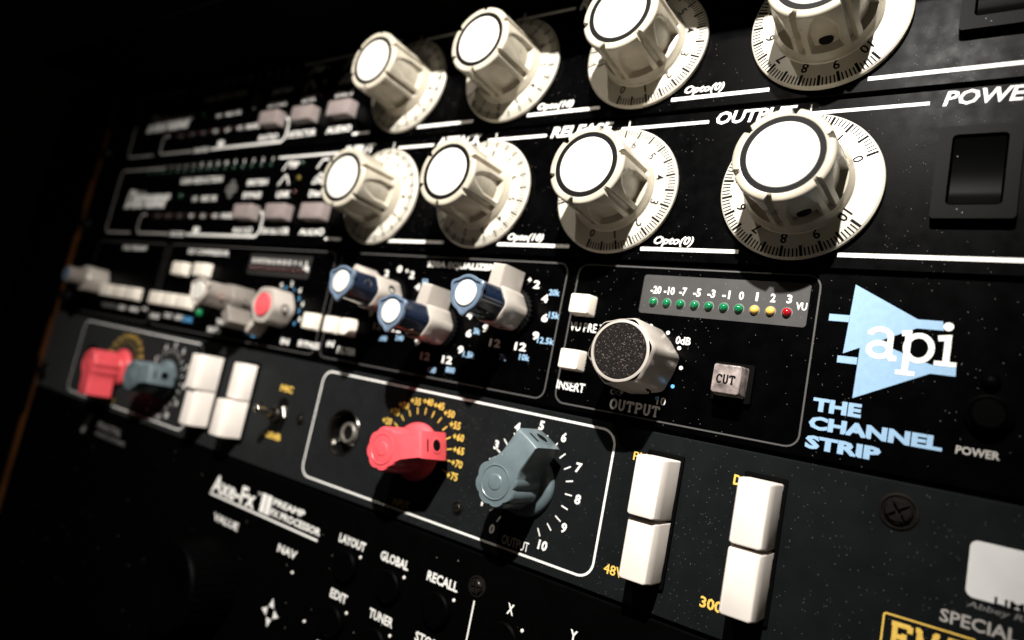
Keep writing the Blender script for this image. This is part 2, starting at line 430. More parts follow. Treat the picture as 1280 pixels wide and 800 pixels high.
# ================================================================== the two compressors
def compressor(name, label, zo, dx, zeros, slots):
    """built in the lower unit's coordinates (top edge at z = 0), moved up by zo"""
    u = empty(name, label, 'compressor', 'two matching rack compressors', (dx, 0, zo))
    panel(u, 0, U, M_COMP, [rrect(-10.6, .7, -29.8, -12.4, .6)])
    for x, z0, sl in zip((-188.8, -139.9, -90.6, -40.7), zeros, slots): ivory_knob(u, x, -23.6, z0, sl)
    zb, zt, lw = -40.45, -3.8, 1.05
    for a, b in ((-216, -206), (-180, -153), (-130, -103), (-80, -53), (-30, 41)):
        line('white_rule', [(a, zb), (b, zb)], lw, M_WHITE, u)
    for a, b in ((-260.5, -220), (-186, -168), (-143, -119.4), (-93, -66.6), (-41, -15.3)):
        line('white_rule', [(a, zt), (b, zt)], lw*.85, M_WHITE, u)
    for s, a, b in (('INPUT', -217, -199), ('ATTACK', -166.5, -146), ('RELEASE', -117.8, -96), ('OUTPUT', -64.6, -44), ('POWER', -12.8, 4.9)):
        text(s, a, b, -3.0, 3.7, M_WHITE, u, .028, .22)
    text('Opto(10)', -126.3, -112.8, -38.2, 3.0, M_WHITE, u, .022, .3)
    text('Opto(0)', -76.4, -65.2, -38.2, 3.0, M_WHITE, u, .022, .3)
    # power switch
    bm = bmesh.new(); holed(bm, rrect(-12.6, 2.6, -32.2, -11.0, .8), [rrect(-10.0, 0.1, -29.2, -13.0, 1.0)], -2.4, 0)
    s = finish('power_switch', bm, M_BLKPL, u)
    bm = bmesh.new()
    prof = [(-13.4, -1.7), (-15.5, -.6), (-20, 1.2), (-24.6, 1.7), (-26.2, 1.1), (-28.5, -1.1), (-29.0, -.2)]
    for xx in (0,):
        L = [bm.verts.new((-9.6, y, z)) for z, y in prof]; Rr = [bm.verts.new((-.3, y, z)) for z, y in prof]
        for i in range(len(prof)-1): bm.faces.new((L[i], L[i+1], Rr[i+1], Rr[i]))
        bl = [bm.verts.new((-9.6, 2.5, -13.4)), bm.verts.new((-9.6, 2.5, -29))]; br = [bm.verts.new((-.3, 2.5, -13.4)), bm.verts.new((-.3, 2.5, -29))]
        bm.faces.new(L+[bl[1], bl[0]]); bm.faces.new(Rr+[br[1], br[0]]); bm.faces.new((L[0], Rr[0], br[0], bl[0])); bm.faces.new((L[-1], Rr[-1], br[1], bl[1]))
    finish('rocker', bm, M_BLKPL, s, 50)
    screw(u, 8.0, -36, 3.6)
    # left control section
    def open_box(pts): line('outline', pts, 1.0, M_GREYP, u)
    line('outline', [(-362, -4.4), (-404, -4.0)]+arc(-405, -7.4, 3.4, 90, 180, 5)+[(-408.4, -36)]+arc(-405, -37, 3.4, 180, 270, 5)+[(-379, -40.4)], .9, M_MIDP, u)
    line('outline', [(-366, -30.2)]+arc(-369, -33.2, 3.2, 90, 180, 5)+[(-372.2, -37)]+arc(-369, -37.2, 3.2, 180, 270, 5)+[(-338, -40.4)], 1.0, M_MIDP, u)
    line('outline', [(-321, -40.4), (-266, -40.4)]+arc(-265, -36.6, 3.9, 270, 360, 6)+[(-261.1, -33), (-261.6, -31)]+arc(-264, -31.4, 2.4, 0, 90, 4), 1.15, M_WHITE, u)
    text('RATIO', -336, -323, -40.4, 2.6, M_WHITE, u, .03)
    bm = bmesh.new(); extrude(bm, rrect(-315.5, -310.5, -39.6, -36.6, 1), -.3, -.02); finish('legend_tab', bm, M_WHITE, u)
    for i in range(16):
        x = -376+i*7.4
        led(u, x, -7.0, 1.05, M_GDIM)
        num(str(20-i if i < 12 else 16-i), x, -4.0, 2.0, M_MIDP if i < 7 else M_WHITE, u, .03)
    text('Distressor', -394, -346.5, -21.2, 11.0, M_WHITE, u, .06, .3)
    text('GAIN REDUCTION', -340, -302, -12.3, 3.2, M_WHITE, u, .03)
    led(u, -335.6, -20.6, 1.6, M_GDIM)
    num('1%', -322, -22, 2.8, M_WHITE, u, .03); text('RED 3%', -316, -302.5, -22, 2.8, M_WHITE, u, .03)
    for dx_, dz_ in ((0, 2.6), (0, -2.6), (2.6, 0), (-2.6, 0)):
        bm = bmesh.new(); ann(bm, -292+dx_, -17.6+dz_, .9, 1.9, PY, 16); finish('emblem', bm, M_GREYP, u)
    text('BRITISH', -280, -264.6, -14.9, 2.8, M_WHITE, u, .03); text('BYPASS', -281, -266.8, -21, 2.8, M_WHITE, u, .03)
    for i, s_ in enumerate(('1:1', '2:1', '3:1', '4:1', '6:1', '10:1')):
        x = -355+i*10.8
        led(u, x-2.6, -30.8, .9, M_RDIM); num(s_, x+1.4, -30.8, 2.4, M_GREYP if i < 3 else M_WHITE, u, .02)
    text('NUKE', -294.4, -283.8, -30.8, 2.6, M_WHITE, u, .035)
    for xa, s_, ta, tb in ((-278.5, 'RATIO', -281.5, -266.8), (-254.6, 'DETECTOR', -259.6, -240.3), (-230.4, 'AUDIO', -233.3, -217.5)):
        bm = bmesh.new(); soft_box(bm, xa, xa+13.6, -33.6, -26.6, -4.6, .5, .15, .7)
        finish('push_button', bm, M_CLEAR, u, 40)
        text(s_, ta, tb, -37.6, 3.0, M_WHITE, u, .03)
    for x in (-252, -228.5):
        line('filter_symbol', [(x-3.6, -10), (x-.8, -6.2), (x+3.2, -6.2)], .8, M_WHITE, u)
        line('filter_symbol', [(x-4.4, -16.8), (x-.6, -12.6), (x+.2, -12.4), (x+1.4, -13.6), (x+3.2, -16.6)], .8, M_WHITE, u)
    text('HP', -251, -245, -7.6, 3.0, M_WHITE, u, .03); text('LINK', -255.4, -246, -21, 2.9, M_WHITE, u, .03)
    text('Dist 2', -232, -221, -15.4, 2.9, M_WHITE, u, .03); text('Dist 3', -233, -222, -21.1, 2.9, M_WHITE, u, .03)
    led(u, -242.2, -7.2, 1.1, M_GDIM); led(u, -242.4, -14.0, 1.1, M_YDIM); led(u, -242.8, -20.3, 1.1, M_RDIM)
    return u
compressor('rack_compressor', 'upper black compressor with four ivory dial knobs, cut off by the top edge', U, 1.2, (222, 243, 198, 75), (25, 30, 13, 10))
compressor('rack_compressor', 'lower black compressor with four ivory dial knobs, just above the blue triangle logo', 0, 0, (213, 250, 197, 65), (20, 24, 16, 22))

# ================================================================== channel strip
Z1 = -U
cs = empty('channel_strip', 'black channel strip unit with light blue triangle logo, meter lights and blue-capped silver knobs', 'channel strip')
panel(cs, Z1, U, M_API)
for x0, x1 in ((-412, -336), (-332, -206.5), (-203, -101.9), (-98.1, -32.6)):
    line('module_outline', rrect(x0, x1, -86.6, -45.75, 3.0), (.38), M_OUTL, cs, -.03, True)
# logo
def logo_piece(polys, m, y, name='logo'):
    bm = bmesh.new()
    for p in polys: sheet(bm, p, y)
    return finish(name, bm, m, cs)
logo_piece([[(-25.3, -47.4), (-12.4, -54.4), (-7.8, -54.4), (-7.5, -56.4), (-12.4, -56.4), (-26.0, -63.6)], [(-29.9, -54.7), (-25.6, -54.7), (-25.6, -56.3), (-29.9, -56.3)]], M_BLUE, -.05)
logo_piece([[(-22.7, -59.2), (-22.7, -59.2+.01), (-9.0, -64.0), (-4.6, -64.0), (-4.5, -65.9), (-9.0, -65.9), (-22.9, -73.4)], [(-27.0, -64.2), (-22.95, -64.2), (-22.95, -65.8), (-27.0, -65.8)]], M_BLUE, -.075)
bm = bmesh.new(); yl = -.12
stroke(bm, arc(-19.0, -61.9, 2.0, 0, 360, 20, 1.55), 1.15, yl)                                            # a: bowl
stroke(bm, [(-21.0, -58.7)]+arc(-19.1, -58.9, 2.1, 150, 0, 10, 1.6)+[(-17.0, -62.6), (-16.5, -63.6), (-15.5, -63.5)], 1.2, yl-.004)
stroke(bm, [(-15.0, -57.8), (-13.7, -57.6), (-13.7, -66.2)], 1.2, yl-.008); stroke(bm, [(-15.4, -66.4), (-11.8, -66.4)], 1.0, yl-.012)
stroke(bm, arc(-11.6, -60.7, 2.35, 0, 360, 22, 2.75), 1.2, yl-.016)
stroke(bm, [(-8.3, -58.2), (-6.5, -57.9), (-6.5, -63.4)], 1.25, yl); stroke(bm, [(-8.6, -63.5), (-4.6, -63.5)], 1.0, yl-.004)
sheet(bm, circle(-6.7, -55.5, .95, 20), yl)
finish('logo', bm, M_WHITE, cs)['label'] = 'white lower-case letters api'
for s, a, b, z in (('THE', -30.7, -20.8, -76.0), ('CHANNEL', -31.0, -5.4, -80.2), ('STRIP', -31.2, -16.1, -84.6)): text(s, a, b, z, 3.05, M_BLUE, cs, .052)
text('POWER', -3.1, 4.2, -80.7, 1.7, M_MIDP, cs, .03)  # greyer print stands for the half shadow over this label
led(cs, 1.5, -66.2, 1.7, M_AXB)
bm = bmesh.new(); lathe(bm, [(4.2, -.02), (4.2, -1.0), (3.6, -1.4), (3.2, -1.2), (3.0, -3.0), (2.6, -3.3), (0, -3.3)], 32); finish('power_button', bm, M_AXB, cs, 35, (1.6, 0, -73))
# meter
bm = bmesh.new(); extrude(bm, rrect(-77.2, -34.6, -58.5, -47.8, .8), -.10, -.01); vp = finish('meter_plate', bm, M_PLATE, cs)
for i, s in enumerate(('-20', '-10', '-7', '-5', '-3', '-1', '0', '1', '2', '3')):
    x = -73.4+i*3.8
    bm = bmesh.new(); ann(bm, 0, 0, 1.0, 1.34, -.13, 24); finish('led_bezel', bm, M_PLATE if False else M_GREYP, vp, None, (x, 0, -55.25))
    led(vp, x, -55.25, 1.12, M_GLED if i < 7 else (M_YLED if i < 9 else M_RLED), -.1)
    num(s, x+.15, -51.9, 2.2, M_WHITE, vp, .03, .0, y=-.14, wd=(.6 if s == '1' else 1.25) if len(s) < 2 else (2.0 if len(s) == 2 else 3.0))
text('VU', -37.4, -34.9, -53.5, 1.9, M_WHITE, vp, .03, .0, y=-.14)
for zz in (-61.2, -77.2):
    bm = bmesh.new(); soft_box(bm, -97.0, -90.4, zz, zz+6.0, -4.2, .35, .25, .5); finish('push_button', bm, M_CREAM, cs, 40)
text('VU PRE TC', -97.5, -84.6, -64.3, 2.6, M_WHITE, cs, .01); text('INSERT', -98.2, -89.1, -81.5, 2.6, M_WHITE, cs, .02)
# CUT button
bm = bmesh.new(); soft_box(bm, -52.8, -45.4, -77.6, -70.0, -6.4, .5, .3, .6, -1); cb = finish('cut_button', bm, M_CUT, cs, 35)
bm = bmesh.new(); holed(bm, rrect(-53.6, -44.2, -78.6, -69.2, .5), [rrect(-52.6, -45.6, -77.4, -70.2, .5)], -1.4, -.02); finish('button_frame', bm, M_BLKPL, cb)
slab('CUT', -51.4, -47.0, -73.9, 2.0, .42, M_BLKP, cb, -6.44)
# output knob (fluted white with a dark felt inlay)
def out_rf(t, y): return 1+.055*max(0, cos(6*t))**3 if y < -1 else 1
def six(t, y):
    c = .5+.5*cos(6*t); return 1+(.085*c**2.5 if y > -17.5 else 0)
bm = bmesh.new(); lathe(bm, [(8.5, -.6), (8.7, -1.0), (8.5, -8), (8.3, -15.6), (8.1, -16.5), (7.75, -17.0)], 192, rf=six); lathe(bm, [(7.78, -16.9), (7.5, -17.02), (7.1, -17.0), (7.05, -16.4), (0, -16.4)], 96)
ok = finish('output_knob', bm, M_SILV, cs, 32, (-72.6, 0, -71.7), rad(-12))
bm = bmesh.new(); lathe(bm, [(7.0, -16.3), (7.0, -16.7), (6.8, -16.85), (0, -16.85)], 48); finish('felt_inlay', bm, M_INK, ok, 30)
bm = bmesh.new(); lathe(bm, [(1.35, .1), (1.35, -.25), (1.1, -.35), (.9, -.05), (0, .25)], 20)
for v in bm.verts: v.co = Matrix.Rotation(rad(90), 3, 'Y') @ (Matrix.Rotation(rad(90), 3, 'Z') @ v.co)
bmesh.ops.transform(bm, verts=bm.verts, matrix=Matrix.Rotation(rad(70), 4, 'Y') @ Matrix.Translation((8.62, -6.2, 0)))
finish('set_screw', bm, M_STEEL, ok, 40)
for i in range(11):
    a = rad(-150+30*i); x, z = -72.9+10.1*sin(a), -72.0+10.1*cos(a)
    bm = bmesh.new(); sheet(bm, circle(x, z, .52, 14), PY); finish('scale_dot', bm, M_BLUE2 if i > 8 else M_WHITE, cs)
text('0dB', -65.4, -61.4, -64.9, 2.1, M_WHITE, cs, .02); num('10', -66.5, -81.3, 2.2, M_WHITE, cs, .02); num(chr(8734), -79.5, -81.0, 1.7, M_GREYP, cs, .01)
slab('OUTPUT', -80.7, -66.5, -84.2, 2.6, .55, M_WHITE, cs)
# equaliser section
text('550A EQUALIZER', -158, -129, -48.5, 2.5, M_WHITE, cs, .03)
def lobes(t, y): return 1+.22*max(0, cos(3*t+.4))**3
def hexr(t, y): return 1+.035*cos(6*t)
def dual_knob(x, z, point, front=M_INLAY, cap=M_NAVY, rim=M_NAVYRIM, H=-25.0, hole=200, fin=True, low=M_SILV):
    """concentric knob: silver lower barrel with a pointer fin, dark upper barrel with a lobed rim and a pale disc"""
    bm = bmesh.new(); lathe(bm, [(5.9, -2.2), (6.15, -2.6), (6.1, -9), (6.0, -12.6), (5.7, -13.1), (0, -13.1)], 72, rf=hexr)
    if fin:
        def P(u, v): a = rad(point); return (u*sin(a)+v*cos(a), u*cos(a)-v*sin(a))
        taper(bm, [(-3.2, [P(4, -2.6), P(4, 2.6), P(12.2, 2.5), P(12.2, -2.5)]), (-12.9, [P(4, -2.5), P(4, 2.5), P(12.0, 2.4), P(12.0, -2.4)]), (-13.5, [P(4, -2.2), P(4, 2.2), P(11.5, 2.0), P(11.5, -2.0)])])
    k = finish('dual_knob', bm, low, cs, 32, (x, 0, z))
    bm = bmesh.new(); lathe(bm, [(5.3, -13.1), (5.2, -13.4), (5.0, H+1.4), (4.9, H+.8), (0, H+.8)], 60, rf=hexr); finish('upper_barrel', bm, cap, k, 32)
    bm = bmesh.new(); lathe(bm, [(4.9, H+1.5), (5.35, H+1.1), (5.35, H+.2), (5.1, H), (4.5, H), (4.35, H+.5), (0, H+.5)], 72, rf=lobes); finish('lobed_rim', bm, rim, k, 32, None, rad(-40))
    bm = bmesh.new(); lathe(bm, [(3.7, H+.5), (3.7, H+.15), (3.5, H+.02), (0, H)], 40); finish('cap_disc', bm, front, k, 32)
    bm = bmesh.new(); lathe(bm, [(7.2, -.02), (7.4, -.5), (7.3, -2.0), (6.2, -2.4)], 90, rf=lambda t, y: 1+.03*(1 if int(t/(2*PI)*90+.5) % 3 else -1)); finish('knurled_base', bm, M_BLKPL, k, 40)
    for yy, rr, mm in ((-7.4, 6.08, M_BLKGL), (-17.5, 5.08, M_CHROME)):
        bm = bmesh.new(); lathe(bm, [(1.5, .1), (1.5, -.12), (1.2, -.14), (1.1, .1), (0, .25)], 18)
        for v in bm.verts: v.co = Vector((-v.co.y, v.co.x, v.co.z))
        bmesh.ops.transform(bm, verts=bm.verts, matrix=Matrix.Translation((0, yy, 0)) @ Matrix.Rotation(rad(hole), 4, 'Y') @ Matrix.Translation((rr, 0, 0)))
        finish('set_screw', bm, mm, k, 40)
    return k
EQ = ((-170.5, -62.0, 305, 340, ('50', '100', '200', '240', '300')), (-145.2, -69.8, 8, 62, ('5k', '3k', '1.5k', '800', '600')), (-118.0, -62.2, 4, 62, ('20k', '15k', '12.5k', '10k', '7k')))
for x, z, pt, hl, fr in EQ:
    dual_knob(x, z, pt, hole=hl)
    for s, a in (('12', 205), ('9', 238), ('6', 266), ('4', 297), ('2', 326), ('0', 358), ('+', 17), ('2', 33), ('4', 62), ('6', 93), ('9', 124), ('12', 155)):
        num(s, x+11.4*sin(rad(a)), z+11.2*cos(rad(a)), 1.4 if s == '+' else 2.5, M_WHITE, cs, .025, wd=1.4 if s == '+' else (2.3 if len(s) == 1 else 4.2))
    for s, dx_, dz_ in zip(fr, (13.0, 14.4, 13.2, 7.0, -.8), (7.3, .4, -7.4, -13.2, -14.2)):
        num(s, x+dx_, z+dz_, 1.9, M_BLUE, cs, .02, wd=1.05*len(s)+.6)
# compressor and preamp sections
dual_knob(-252.5, -70.6, 150, hole=5, cap=M_DARKM, rim=M_SILV, low=M_DARKM)
bm = bmesh.new(); lathe(bm, [(7.6, -.5), (7.6, -8.5), (7.2, -9.6), (5.4, -9.8), (5.2, -9.4), (0, -9.4)], 60, rf=hexr)
taper(bm, [(-.8, [(-8, -6), (-6, -8), (-10.5, -13), (-12, -11.5)]), (-7.5, [(-8, -6), (-6, -8), (-9.5, -12), (-11, -10.5)])])
rk = finish('ratio_knob', bm, M_SILV, cs, 32, (-231, 0, -71))
bm = bmesh.new(); lathe(bm, [(4.6, -9.4), (4.6, -10.2), (4.3, -10.4), (0, -10.4)], 40); finish('cap_disc', bm, M_RED, rk, 32)
bm = bmesh.new(); lathe(bm, [(1.7, .1), (1.7, -.15), (1.3, -.2), (1.1, .3), (0, .5)], 18)
for v in bm.verts: v.co = Vector((-v.co.y, v.co.x, v.co.z))
bmesh.ops.transform(bm, verts=bm.verts, matrix=Matrix.Translation((0, -5, 0)) @ Matrix.Rotation(rad(0), 4, 'Y') @ Matrix.Translation((7.75, 0, 0))); finish('set_screw', bm, M_BLKGL, rk, 40)
for i in range(5):
    a = rad(-25+32*i); num(str(2*i), -231+12.0*sin(a), -71.2+11.4*cos(a), 2.2, M_WHITE, cs, .03)
    a += rad(15); num(str(i), -231+10.2*sin(a), -71.2+9.6*cos(a), 1.6, M_BLUE2, cs, .03)
bm = bmesh.new(); extrude(bm, rrect(-262.6, -220.4, -57.4, -48.2, .8), -.10, -.01); vp2 = finish('meter_plate', bm, mat('dark_meter_plate', (.022, .021, .02), .45, .3, noise=(200, .2)), cs)
for i in range(11):
    num(str(3*(11-i)), -259.5+i*3.6, -51.2, 2.0, M_WHITE, vp2, .03, y=-.14); led(vp2, -259.5+i*3.6, -54.6, 1.0, M_RDIM, -.1)
num('GR', -222.8, -53.3, 2.2, M_WHITE, vp2, .05, y=-.14)
for x0, z0, wd in ((-319.5, -61.5, 10.5), (-300.5, -61.2, 10.5), (-213.2, -77.4, 6.6), (-200.6, -77.6, 5.2), (-191.4, -77.6, 5.6), (-333.5, -77.0, 11.5), (-321.3, -77.0, 11.5), (-309.1, -77.0, 11.5), (-387, -76.6, 12.6), (-373.8, -76.6, 12.6), (-360.6, -76.6, 12.6)):
    bm = bmesh.new(); soft_box(bm, x0, x0+wd, z0, z0+6.6, -3.6, .35, .25, .6); finish('push_button', bm, M_CREAM, cs, 40)
for s, a, b, z, m in (('512c PREAMP', -382, -356, -48.8, M_WHITE), ('527 COMPRESSOR', -315, -280, -48.8, M_WHITE), ('BYPASS', -216.6, -203.8, -83, M_WHITE), ('IN', -200, -196, -81.2, M_WHITE), ('FILTER', -193.4, -183.4, -82.9, M_WHITE),
                      ('GAIN', -388, -372, -81, M_GREYP), ('-20  48V', -370, -346, -81, M_WHITE), ('HARD', -334, -325, -82.4, M_WHITE), ('OLD', -321, -314, -81, M_WHITE), ('NEW', -311, -304, -81.2, M_WHITE), ('LINK', -303.5, -295, -81.4, M_BLUE2),
                      ('THRESH', -254.6, -243.5, -82.8, M_BLUE2), ('RATIO', -281, -271, -84, M_WHITE), ('IN', -227.6, -222.4, -83.4, M_WHITE), ('THR', -276, -270, -80, M_WHITE), ('+4', -343.5, -339, -79.8, M_WHITE)):
    text(s, a, b, z, 2.5, m, cs, .03)
led(cs, -290.8, -77.6, 1.8, M_GLED)
# preamp gain knob at the far left
bm = bmesh.new(); lathe(bm, [(7.0, -.5), (7.0, -10), (6.5, -10.8), (0, -10.8)], 60, rf=hexr)
gk = finish('gain_knob', bm, M_SILV, cs, 32, (-393, 0, -69.5))
bm = bmesh.new(); lathe(bm, [(4.6, -10.8), (4.5, -18), (4.0, -18.6), (0, -18.6)], 40); finish('upper_barrel', bm, M_DARKM, gk, 32)
bm = bmesh.new(); lathe(bm, [(3.6, -18.6), (3.6, -18.9), (0, -19)], 30); finish('cap_disc', bm, M_NAVYRIM, gk, 32)

# ================================================================== microphone preamp
Z2 = -2*U
mp = empty('microphone_preamp', 'dark grey preamp unit with red and grey pointer knobs and tall white rocker switches', 'preamp')
OFF = -202.9
JK = (-180.6, -111.3)
panel(mp, Z2, U, M_TG, [circle(JK[0], JK[1], 8.4, 40), circle(JK[0]+OFF, JK[1], 8.4, 40)])
def pointer_knob(x, z, ang, m):
    """pointer knob: domed skirt, fluted round head and a square pointer bar with a painted dark hole in its end; ang counter-clockwise from +x"""
    d = rad(ang)
    bm = bmesh.new()
    lathe(bm, [(9.3, -.3), (9.3, -1.0), (8.9, -1.9), (7.8, -2.7), (6.4, -3.3), (5.6, -5.0)], 64)
    k = finish('pointer_knob', bm, m, mp, 40, (x, 0, z), -d)
    # outline of head and bar, in local (u along the pointer, v across)
    def outline(s, n=24):
        pts = []
        T = 15.4-.8*s; hw = 4.1-.45*s
        pts += [(T, -hw), (T+.15, -hw*.5), (T+.2, 0), (T+.15, hw*.5), (T, hw), (11, hw), (7.6, hw)]
        for i in range(n*4+1):
            a = 42+(360-84)*i/(n*4)
            fl = .95*abs(cos(rad(a-180)*4))**.8-.62
            r = 6.7-.55*s+fl*(1-s*.4)
            pts.append((r*cos(rad(a)), r*sin(rad(a))))
        pts += [(7.6, -hw), (11, -hw)]
        return pts
    bm = bmesh.new()
    # bar floats clear of the panel: head goes deep, bar from -4.6 to the front
    taper(bm, [(-4.4, outline(.0)), (-5.0, outline(-.25)), (-11, outline(0)), (-15.0, outline(.25)), (-15.6, outline(.55)), (-15.85, outline(1.0))])
    h = finish('pointer_head', bm, m, k, 38)
    bm = bmesh.new(); lathe(bm, [(4.7, -15.8), (4.7, -16.05), (4.45, -16.12), (4.25, -16.0), (4.2, -15.93), (2.2, -15.93), (2.1, -16.0), (1.9, -16.12), (0, -16.2)], 40); finish('head_rings', bm, m, k, 25)
    # end of the bar: slot and set-screw hole, flat black faces painted for the shade of recesses
    T = 15.66
    def onend(u, y, v): return Vector((T+u, y, v))
    bm = bmesh.new()
    n = 28
    prof = [(2.45, 0.0), (2.3, .10), (1.9, .14), (1.7, .05)]
    rings = [[bm.verts.new(onend(hh, -9.0+r*cos(2*PI*i/n), r*sin(2*PI*i/n))) for i in range(n)] for r, hh in prof]
    for a, b in zip(rings, rings[1:]):
        for i in range(n): bm.faces.new((a[i], a[(i+1) % n], b[(i+1) % n], b[i]))
    finish('hole_collar', bm, m, k, 40)
    bm = bmesh.new()
    bm.faces.new([bm.verts.new(onend(.06, -9.0+1.75*cos(2*PI*i/n), 1.75*sin(2*PI*i/n))) for i in range(n)]); finish('hole_shade', bm, M_BLKP, k)
    bm = bmesh.new()
    bm.faces.new([bm.verts.new(onend(.03-.12*abs(1), yy, v)) for yy, v in ((-13.5, -1.7), (-12.9, -1.7), (-12.9, 1.7), (-13.5, 1.7))]); bmesh.ops.translate(bm, verts=bm.verts, vec=(.14, 0, 0)); finish('slot', bm, M_BLKP, k)
    return k
def rocker(x0, zu, yu, yl):
    """tall double rocker: black frame, upper and lower white caps"""
    bm = bmesh.new(); holed(bm, rrect(x0-.8, x0+8.8, -126.4, -94.0, .5), [rrect(x0-.1, x0+8.1, -125.4, -94.8, .4)], -.9, -.02)
    r = finish('rocker_switch', bm, M_BLKPL, mp)
    for za, zb, y in ((-109.95, -95.2, yu), (-125.1, -110.35, yl)):
        bm = bmesh.new()
        def R(k, kx=0): return rrect(x0+k, x0+8.0-k-kx, za+k*.6, zb-k*.6, .5, 3)
        taper(bm, [(1, R(0)), (y+3.2, R(.1)), (y+.35, R(.45, .15)), (y+.08, R(.65, .15)), (y, R(.95, .15))])
        finish('switch_cap', bm, M_WCAP, r, 40)
def jack(x, z):
    bm = bmesh.new(); lathe(bm, [(8.35, -.02), (8.3, .3), (8.25, 9), (0, 9)], 44); j = finish('jack_socket', bm, M_BLKGL, mp, 40, (x, 0, z))
    bm = bmesh.new(); lathe(bm, [(8.3, -.05), (8.0, -.35), (7.7, -.2), (7.6, 1.2)], 44); finish('bezel', bm, M_STEEL, j, 40)
    bm = bmesh.new(); lathe(bm, [(3.7, 9), (3.7, 2.4), (3.4, 2.0), (2.7, 2.05), (2.5, 2.6), (2.4, 8.8)], 36); finish('sleeve', bm, M_NICK, j, 40)
    bm = bmesh.new(); sheet(bm, circle(0, 0, 2.55, 28), 2.7); finish('bore_shade', bm, M_BLKP, j)  # black disc across the sleeve stands for the shade inside it
    bm = bmesh.new(); lathe(bm, [(5.6, 9), (5.6, 6.6), (5.0, 6.3), (3.9, 6.4)], 6); finish('nut', bm, M_CHROME, j, 20)
    bm = bmesh.new()
    for a in (205, 325):
        taper(bm, [(8.8, [(7.6*cos(rad(a+t))-0, 7.6*sin(rad(a+t))) for t in (-9, 9)]+[(5.9*cos(rad(a+t)), 5.9*sin(rad(a+t))) for t in (9, -9)]), (4.6, [(7.5*cos(rad(a+t)), 7.5*sin(rad(a+t))) for t in (-8, 8)]+[(6.2*cos(rad(a+t)), 6.2*sin(rad(a+t))) for t in (8, -8)])])
    finish('latch', bm, M_CHROME, j, 40)
RL = {'+20': (-160.6, -103.6), '+25': (-158.0, -100.0), '+30': (-154.6, -97.2), '+35': (-149.8, -95.1), '+40': (-144.5, -94.4), '+45': (-139.6, -94.9), '+50': (-134.8, -96.6), '+55': (-131.6, -99.7), '+60': (-129.3, -103.0), '+65': (-128.2, -106.9), '+70': (-127.8, -110.9), '+75': (-128.6, -114.9)}
GL = {'0': (-110.4, -126), '1': (-115.5, -119.3), '2': (-117.6, -111), '3': (-114.7, -102.4), '4': (-108.6, -95.9), '5': (-100.6, -94), '6': (-92.7, -95.9), '7': (-86.4, -103.0), '8': (-85.0, -111.2), '9': (-87.5, -119.5), '10': (-93.0, -125.7)}
for off, ra, ga in ((0, 16.5, 61), (OFF, -82, 10)):
    line('channel_outline', rrect(-197.2+off, -77.2+off, -129.95, -91.25, 4.2, 8), .62, M_WHITE, mp, closed=True)
    pointer_knob(-144.7+off, -110.7, ra, M_RED); pointer_knob(-101.8+off, -110.7, ga, M_GREY)
    for s, (x, z) in RL.items(): num(s, x+off, z, 2.25, M_YEL, mp, .014, wd=4.4)
    for i in range(12):
        a = rad(-60+15*i); line('tick_mark', [(-144.7+off+12.1*sin(a), -110.7+12.1*cos(a)), (-144.7+off+14.3*sin(a), -110.7+14.3*cos(a))], .34, M_YEL, mp)
    for s, (x, z) in GL.items(): num(s, x+off, z, 2.7, M_WHITE, mp, .035, .08)
    for i in range(21):
        a = rad(-150+15*i); line('tick_mark', [(-101.8+off+12.7*sin(a), -110.7+12.7*cos(a)), (-101.8+off+14.9*sin(a), -110.7+14.9*cos(a))], .36, M_WHITE, mp)
    text('INPUT', -150.2+off, -143.2+off, -127.8, 2.4, M_YEL, mp, 0); text('OUTPUT', -106.3+off, -97.2+off, -127.6, 2.6, M_WHITE, mp, 0)
    screw(mp, -124+off, -123.4, 2.0, rot=30)
    jack(JK[0]+off, JK[1])
    rocker(-66.6+off, 0, -10.8, -9.3); rocker(-42.2+off, 0, -10.6 if off == 0 else -6.6, -10.2)
    text('PHASE', -71.4+off, -62+off, -93.0 if False else -96.4, 2.3, M_YEL, mp, .01); text('48V', -74.1+off, -68.6+off, -125.9, 2.5, M_YEL, mp, .015)
    text('DI', -45.5+off, -42.9+off, -96.6, 2.4, M_YEL, mp, .03); text('300', -48.8+off, -43.6+off, -125.9, 2.6, M_YEL, mp, .03)
    if off:
        text('MIC', -220.5, -212.8, -101.3, 2.6, M_YEL, mp, .03); text('-20dB', -223.5, -213.4, -119.8, 2.6, M_YEL, mp, .03)
        screw(mp, -231.2, -110.5, 2.2); screw(mp, -204.6, -111, 2.2)
        bm = bmesh.new(); lathe(bm, [(4.2, -.02), (4.2, -1.2), (3.9, -1.5), (3.2, -1.5)], 6)
        lathe(bm, [(3.2, -.5), (3.2, -3.4), (2.8, -3.8), (2.0, -3.8), (1.6, -3.2), (0, -3.2)], 28)
        tg = finish('toggle_switch', bm, M_STEEL, mp, 30, (-216.5, 0, -111.6))
        bm = bmesh.new(); lathe(bm, [(1.0, -3), (1.1, -5), (1.5, -10.5), (1.45, -11.4), (.9, -12), (0, -12.2)], 24)
        bmesh.ops.rotate(bm, verts=bm.verts, cent=(0, -3, 0), matrix=Matrix.Rotation(rad(-10), 3, 'X')); finish('lever', bm, M_CHROME, tg, 50)
        bm = bmesh.new(); extrude(bm, rrect(-219.6, -213.4, -118.0, -104.6, 3.0), -.12, -.01); finish('toggle_shadow', bm, M_BLKGL, mp)  # black oval paints the toggle's shadow onto the panel
screw(mp, -11.6, -95.4, 3.8, rot=35)
